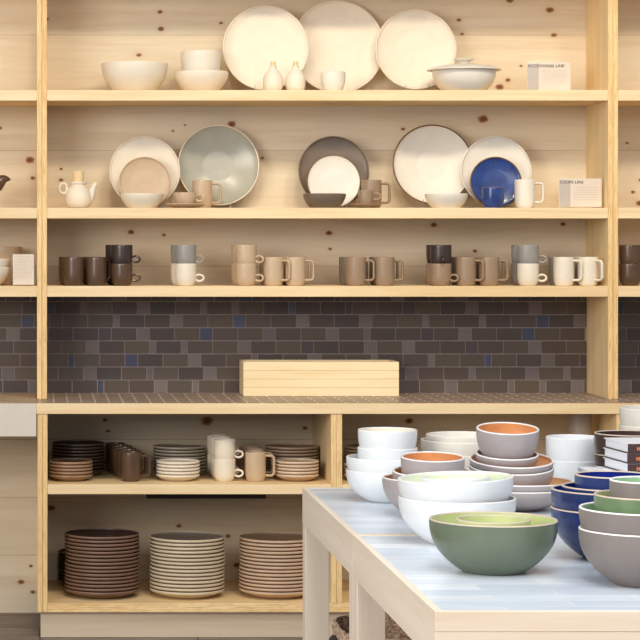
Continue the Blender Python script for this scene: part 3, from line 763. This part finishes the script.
# ------------------------------------------------------------------ bowls on the tables
BIG = (.1435, .1165)
def stack(px, ybase, items, ztop=zt-.0012):
    """items: (R, h, mats, rim height wanted or None, label); each bowl rests inside the one below"""
    Y = F*(H-ztop)/(ybase-CY); z = 0; lo = None; pdx = 0; piv = None; rot = (0, 0, 0)
    for it in items:
        R, h, mats, want, lb = it[:5]; grp = it[5] if len(it) > 5 else None; kw = dict(it[6]) if len(it) > 6 else {}; dx = kw.pop('dx', 0.0)*Y/F; tilt = kw.pop('tilt', None)
        sp = V(R, h, **kw)
        if lo is not None:
            gap = .0004+abs(dx-pdx)+(.11*math.sin(math.radians(sum(map(abs, tilt)))) if tilt and R > .13 else 0); dz = nest(lo, sp, gap)
            if want:
                for _ in range(30):
                    err = want-(z+dz+sp.h)
                    if abs(err) < .0008: break
                    h = min(max(h+err*.7, R*.28), R*2.2); sp = V(R, h, **kw); dz = nest(lo, sp, gap)
            z += dz
        elif want: sp = V(R, want, **kw)
        p = Vector((X(px, Y)+dx, Y, ztop+.0005+z))
        if tilt:                                      # this bowl and those in it stand askew
            rot = tuple(math.radians(t) for t in tilt)+(0,); z += R*sp.foot*math.sin(abs(rot[0])+abs(rot[1])); p.z = ztop+.0005+z; piv = p.copy()
        elif piv is not None:
            p = piv + Matrix.Rotation(rot[1], 3, 'Y') @ Matrix.Rotation(rot[0], 3, 'X') @ (p-piv)
        put((round(R, 4), round(sp.h, 4), lb), lambda: dish('bowl', sp, *mats, seg=80), 'bowl', p, rot, lb, 'bowl', grp)
        lo = sp; pdx = dx
TW = (G['twhite'], G['twhite'], G['wrim']); TWC = (G['twhite'], G['celadon'], G['wrim']); TWO = (G['twhite'], glaze((238, 224, 204), .4, .03), G['wrim'])
GO = (G['tgrey'], G['orange'], G['wrim']); GA = (G['tgrey'], G['apricot'], G['wrim']); GG = (G['green'], G['lime'], G['brim']); LL = (G['lime'], G['lime'], G['brim'])
BB = (G['blue_ext'], G['cobalt'], G['brim']); SM = (G['stone'], G['mint'], G['wrim']); FL = (G['fern'], G['lime'], G['brim']); CH = (G['chocolate'], G['chocolate'], G['brim']); IV = (G['ivory'],)*3
stack(493.2, 571.5, [(.1440, .117, GG, .117, 'large green bowl with a lime inside, alone at the front of the table', None),
                     (.0838, .100, LL, .1175, 'small lime green bowl nested inside the large green bowl', None)])
gw = 'white bowls stacked behind the green bowl'
stack(457, 543, [(.1445, .112, TW, .112, 'large white bowl at the base of the stack behind the green bowl', gw),
                 (.1420, .108, TWC, None, 'large white bowl, upper of two behind the green bowl', gw, dict(tilt=(0, -2.2))),
                 (.0850, .100, TWC, .163, 'small white bowl with pale green inside, topmost behind the green bowl', gw)])
gg = 'grey bowls with orange insides behind the white stack'
stack(432, 516.5, [(.1350, .105, GO, .105, 'large grey bowl with orange inside beneath the left orange lined stack', gg),
                   (.1080, .085, GO, .120, 'middle grey bowl with orange inside in the left orange lined stack', gg, dict(tilt=(4, 0))),
                   (.0862, .085, GO, .163, 'small grey bowl with orange inside, topmost of the left orange lined stack', gg)])
gl = 'white bowls at the far left of the tables'
stack(387.5, 501, [(.1190, .088, TW, .088, 'white bowl at the base of the far left white stack', gl),
                   (.1185, .088, TW, None, 'white bowl, second up in the far left white stack', gl),
                   (.0860, .090, TW, .153, 'smaller white bowl, third up in the far left white stack', gl),
                   (.0850, .090, TWO, .205, 'small white bowl with orange tinted inside, topmost of the far left stack', gl)])
gc = 'grey bowls with orange insides in the tall middle stack'
low = dict(foot=.42, e=2.0)
stack(515, 509, [(.160, .062, GA, .060, 'wide low grey bowl at the base of the tall orange lined stack', gc, low),
                 (.160, .062, GA, .078, 'wide low grey bowl with apricot inside, second up in the tall orange lined stack', gc, low),
                 (.1170, .080, GO, .114, 'medium grey bowl, third up in the tall orange lined stack', gc, dict(dx=-4.5, tilt=(7, 0))),
                 (.1160, .080, GO, .139, 'medium grey bowl with bright orange inside, fourth up in the tall stack', gc, dict(dx=-4.5)),
                 (.0870, .080, GO, .156, 'small grey bowl, second from top of the tall orange lined stack', gc, dict(dx=-9)),
                 (.0865, .090, GO, .228, 'small grey bowl with orange inside, topmost of the tall middle stack', gc, dict(dx=-9))])
gi = 'cream bowls by the rear table edge behind the orange lined bowls'
stack(462, 496.0, [(.1220, .09, IV, .09, 'large cream bowl at the base behind the topmost orange lined bowls', gi),
                   (.1215, .09, IV, .125, 'large cream bowl, second up behind the orange lined bowls', gi),
                   (.1210, .09, IV, .163, 'large cream bowl, third up behind the orange lined bowls', gi),
                   (.105, .08, IV, .180, 'cream bowl, topmost of the stack at the rear table edge', gi)])
gr = 'white bowls behind the blue stack'
stack(573.5, 493.0, [(.0900, .085, TW, .099, 'straight white bowl, lower of the stack left of the books', gr, dict(foot=.55, e=3)),
                   (.0810, .090, TW, .166, 'straight white bowl, upper of the stack left of the books', gr, dict(foot=.66, e=3))])
gb = 'cobalt blue bowls'
stack(613, 558, [(.1442, .117, BB, .117, 'large blue bowl at the base of the blue stack', gb),
                 (.1438, .117, BB, None, 'large blue bowl, second up in the blue stack', gb),
                 (.1190, .095, BB, .169, 'medium blue bowl, third up in the blue stack', gb),
                 (.0890, .085, BB, .196, 'small blue bowl, topmost of the blue stack', gb)])
gs = 'grey brown and green bowls stacked at the right front'
stack(646, 584, [(.1442, .119, SM, .119, 'large grey brown bowl at the base of the right front stack', gs),
                 (.1436, .119, SM, None, 'large grey brown bowl with green inside, second up at the right front', gs),
                 (.1115, .095, FL, .194, 'medium fern green bowl, third up in the right front stack', gs),
                 (.0780, .070, SM, .2265, 'small grey brown bowl with mint inside, topmost at the right front', gs)])
gd = 'dark brown bowls behind the books'
def ybase(Y): return CY + F*(H-zt+.0012)/Y
stack(CX+F*1.711/6.66, ybase(6.66), [(.1050, .09, CH, .10, 'dark brown bowl at the base of the stack behind the books', gd, dict(foot=.6, e=3.5)),
                 (.1045, .09, CH, .133, 'dark brown bowl, second up behind the books', gd, dict(foot=.6, e=3.5)),
                 (.1040, .10, CH, .193, 'dark brown bowl, topmost behind the books', gd, dict(foot=.66, e=3.8))])
gv = 'ivory bowls at the right rear corner'
stack(662, ybase(6.87), [(.1250, .12, IV, .14, 'ivory bowl at the base of the rear right stack', gv),
                   (.1245, .12, IV, .200, 'ivory bowl, second up at the rear right', gv),
                   (.1240, .10, IV, .252, 'ivory bowl, topmost of the rear right stack above the books', gv, dict(foot=.6, e=3))])

# books: spines to the right front, page edges to the left front
def book():
    r = empty('book'); w, d, h = .27, .20, .0272      # spine along +x, on the -y face
    bm = bmesh.new(); box(bm, 0, w-.004, .0015, d-.004, .0032, h-.0032, bev=0)
    for v in bm.verts:
        if v.co.x < .001: v.co.x += .004
    link('page_block', bm, M['pages'], r)
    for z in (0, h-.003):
        boxobj('cover', (0, w, 0, d, z, z+.003), M['book_cover'] if z else M['book_spine'], r, .0008)  # lower cover is brown to paint the shadow line between books
    sp = boxobj('spine', (0, w, -.003, -.0002, .0004, h-.0004), M['book_spine'], r, .0008)
    cu = bpy.data.curves.new('spine_lettering', 'FONT'); cu.body = 'HEATH'; cu.size = .0130; cu.extrude = .0001; cu.offset = .0006; cu.materials.append(M['orange_ink'])
    o = text_mesh('spine_lettering', cu); o.parent = sp; o.location = (.025, -.0034, .0090); o.rotation_euler = (PI/2, 0, 0)
    return r
Yk = 6.33
BO = ['lowest', 'second lowest', 'third lowest', 'fourth lowest', 'third from the top', 'second from the top', 'topmost']
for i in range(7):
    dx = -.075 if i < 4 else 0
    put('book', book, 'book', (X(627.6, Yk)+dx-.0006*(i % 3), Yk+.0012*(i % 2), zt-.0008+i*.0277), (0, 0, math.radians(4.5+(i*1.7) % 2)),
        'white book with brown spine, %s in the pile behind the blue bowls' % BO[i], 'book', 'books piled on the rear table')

# ------------------------------------------------------------------ light
def spot(x, y, z, tx, ty, tz, e, size, blend, col, rad):
    d = bpy.data.lights.new('track_and_table_spot', 'SPOT'); d.energy = e; d.spot_size = math.radians(size); d.spot_blend = blend; d.color = col; d.shadow_soft_size = rad
    o = bpy.data.objects.new('track_and_table_spot', d); C.objects.link(o); o.location = (x, y, z)
    o.rotation_euler = (Vector((tx, ty, tz))-Vector((x, y, z))).to_track_quat('-Z', 'Y').to_euler()
warm = (1.0, .87, .65)
for x in (.15, 1.1, 2.05, 3.0):
    spot(x, 6.45, 3.75, x, 9.2, 1.62, 97, 60, .8, warm, .16)
def area(x, y, z, tx, ty, tz, e, sx, sy, col):
    d = bpy.data.lights.new('daylight_and_fill', 'AREA'); d.energy = e; d.shape = 'RECTANGLE'; d.size = sx; d.size_y = sy; d.color = col
    o = bpy.data.objects.new('daylight_and_fill', d); C.objects.link(o); o.location = (x, y, z)
    o.rotation_euler = (Vector((tx, ty, tz))-Vector((x, y, z))).to_track_quat('-Z', 'Y').to_euler()
for x in (.6, 2.2):
    spot(x, 2.9, 3.7, x*.4+.8, 5.5, .8, 138, 46, .8, (.99, .99, 1.0), .35)  # spots added to concentrate light on the tables
area(1.4, 4.6, 4.2, 1.4, 5.4, .76, 45, 2.6, 2.0, (.94, .97, 1.0))
area(-3.2, 2.6, 2.6, 1.0, 7.0, .9, 205, 3, 2.4, (1.0, .96, .91))
area(1.4, 1.2, 3.3, 1.1, 9.0, 1.7, 62, 3.4, 1.4, (1.0, .97, .94))  # soft frontal fill, added to brighten the things on the upper shelves
w = bpy.data.worlds.new('World'); bpy.context.scene.world = w; w.use_nodes = True
w.node_tree.nodes['Background'].inputs[0].default_value = (.82, .89, 1.0, 1); w.node_tree.nodes['Background'].inputs[1].default_value = .46

# ------------------------------------------------------------------ camera
cam = bpy.data.cameras.new('camera'); co = bpy.data.objects.new('camera', cam); C.objects.link(co)
co.location = (0, 0, H); co.rotation_euler = (PI/2, 0, 0)
cam.sensor_fit = 'HORIZONTAL'; cam.sensor_width = 36; cam.lens = F*36/640
cam.shift_x = (320-CX)/640; cam.shift_y = -(320-CY)/640
cam.clip_end = 100
sc = bpy.context.scene; sc.camera = co
sc.view_settings.view_transform = 'Standard'; sc.view_settings.look = 'None'; sc.view_settings.gamma = 1
sc.view_settings.use_curve_mapping = False; sc.view_settings.exposure = 0.05
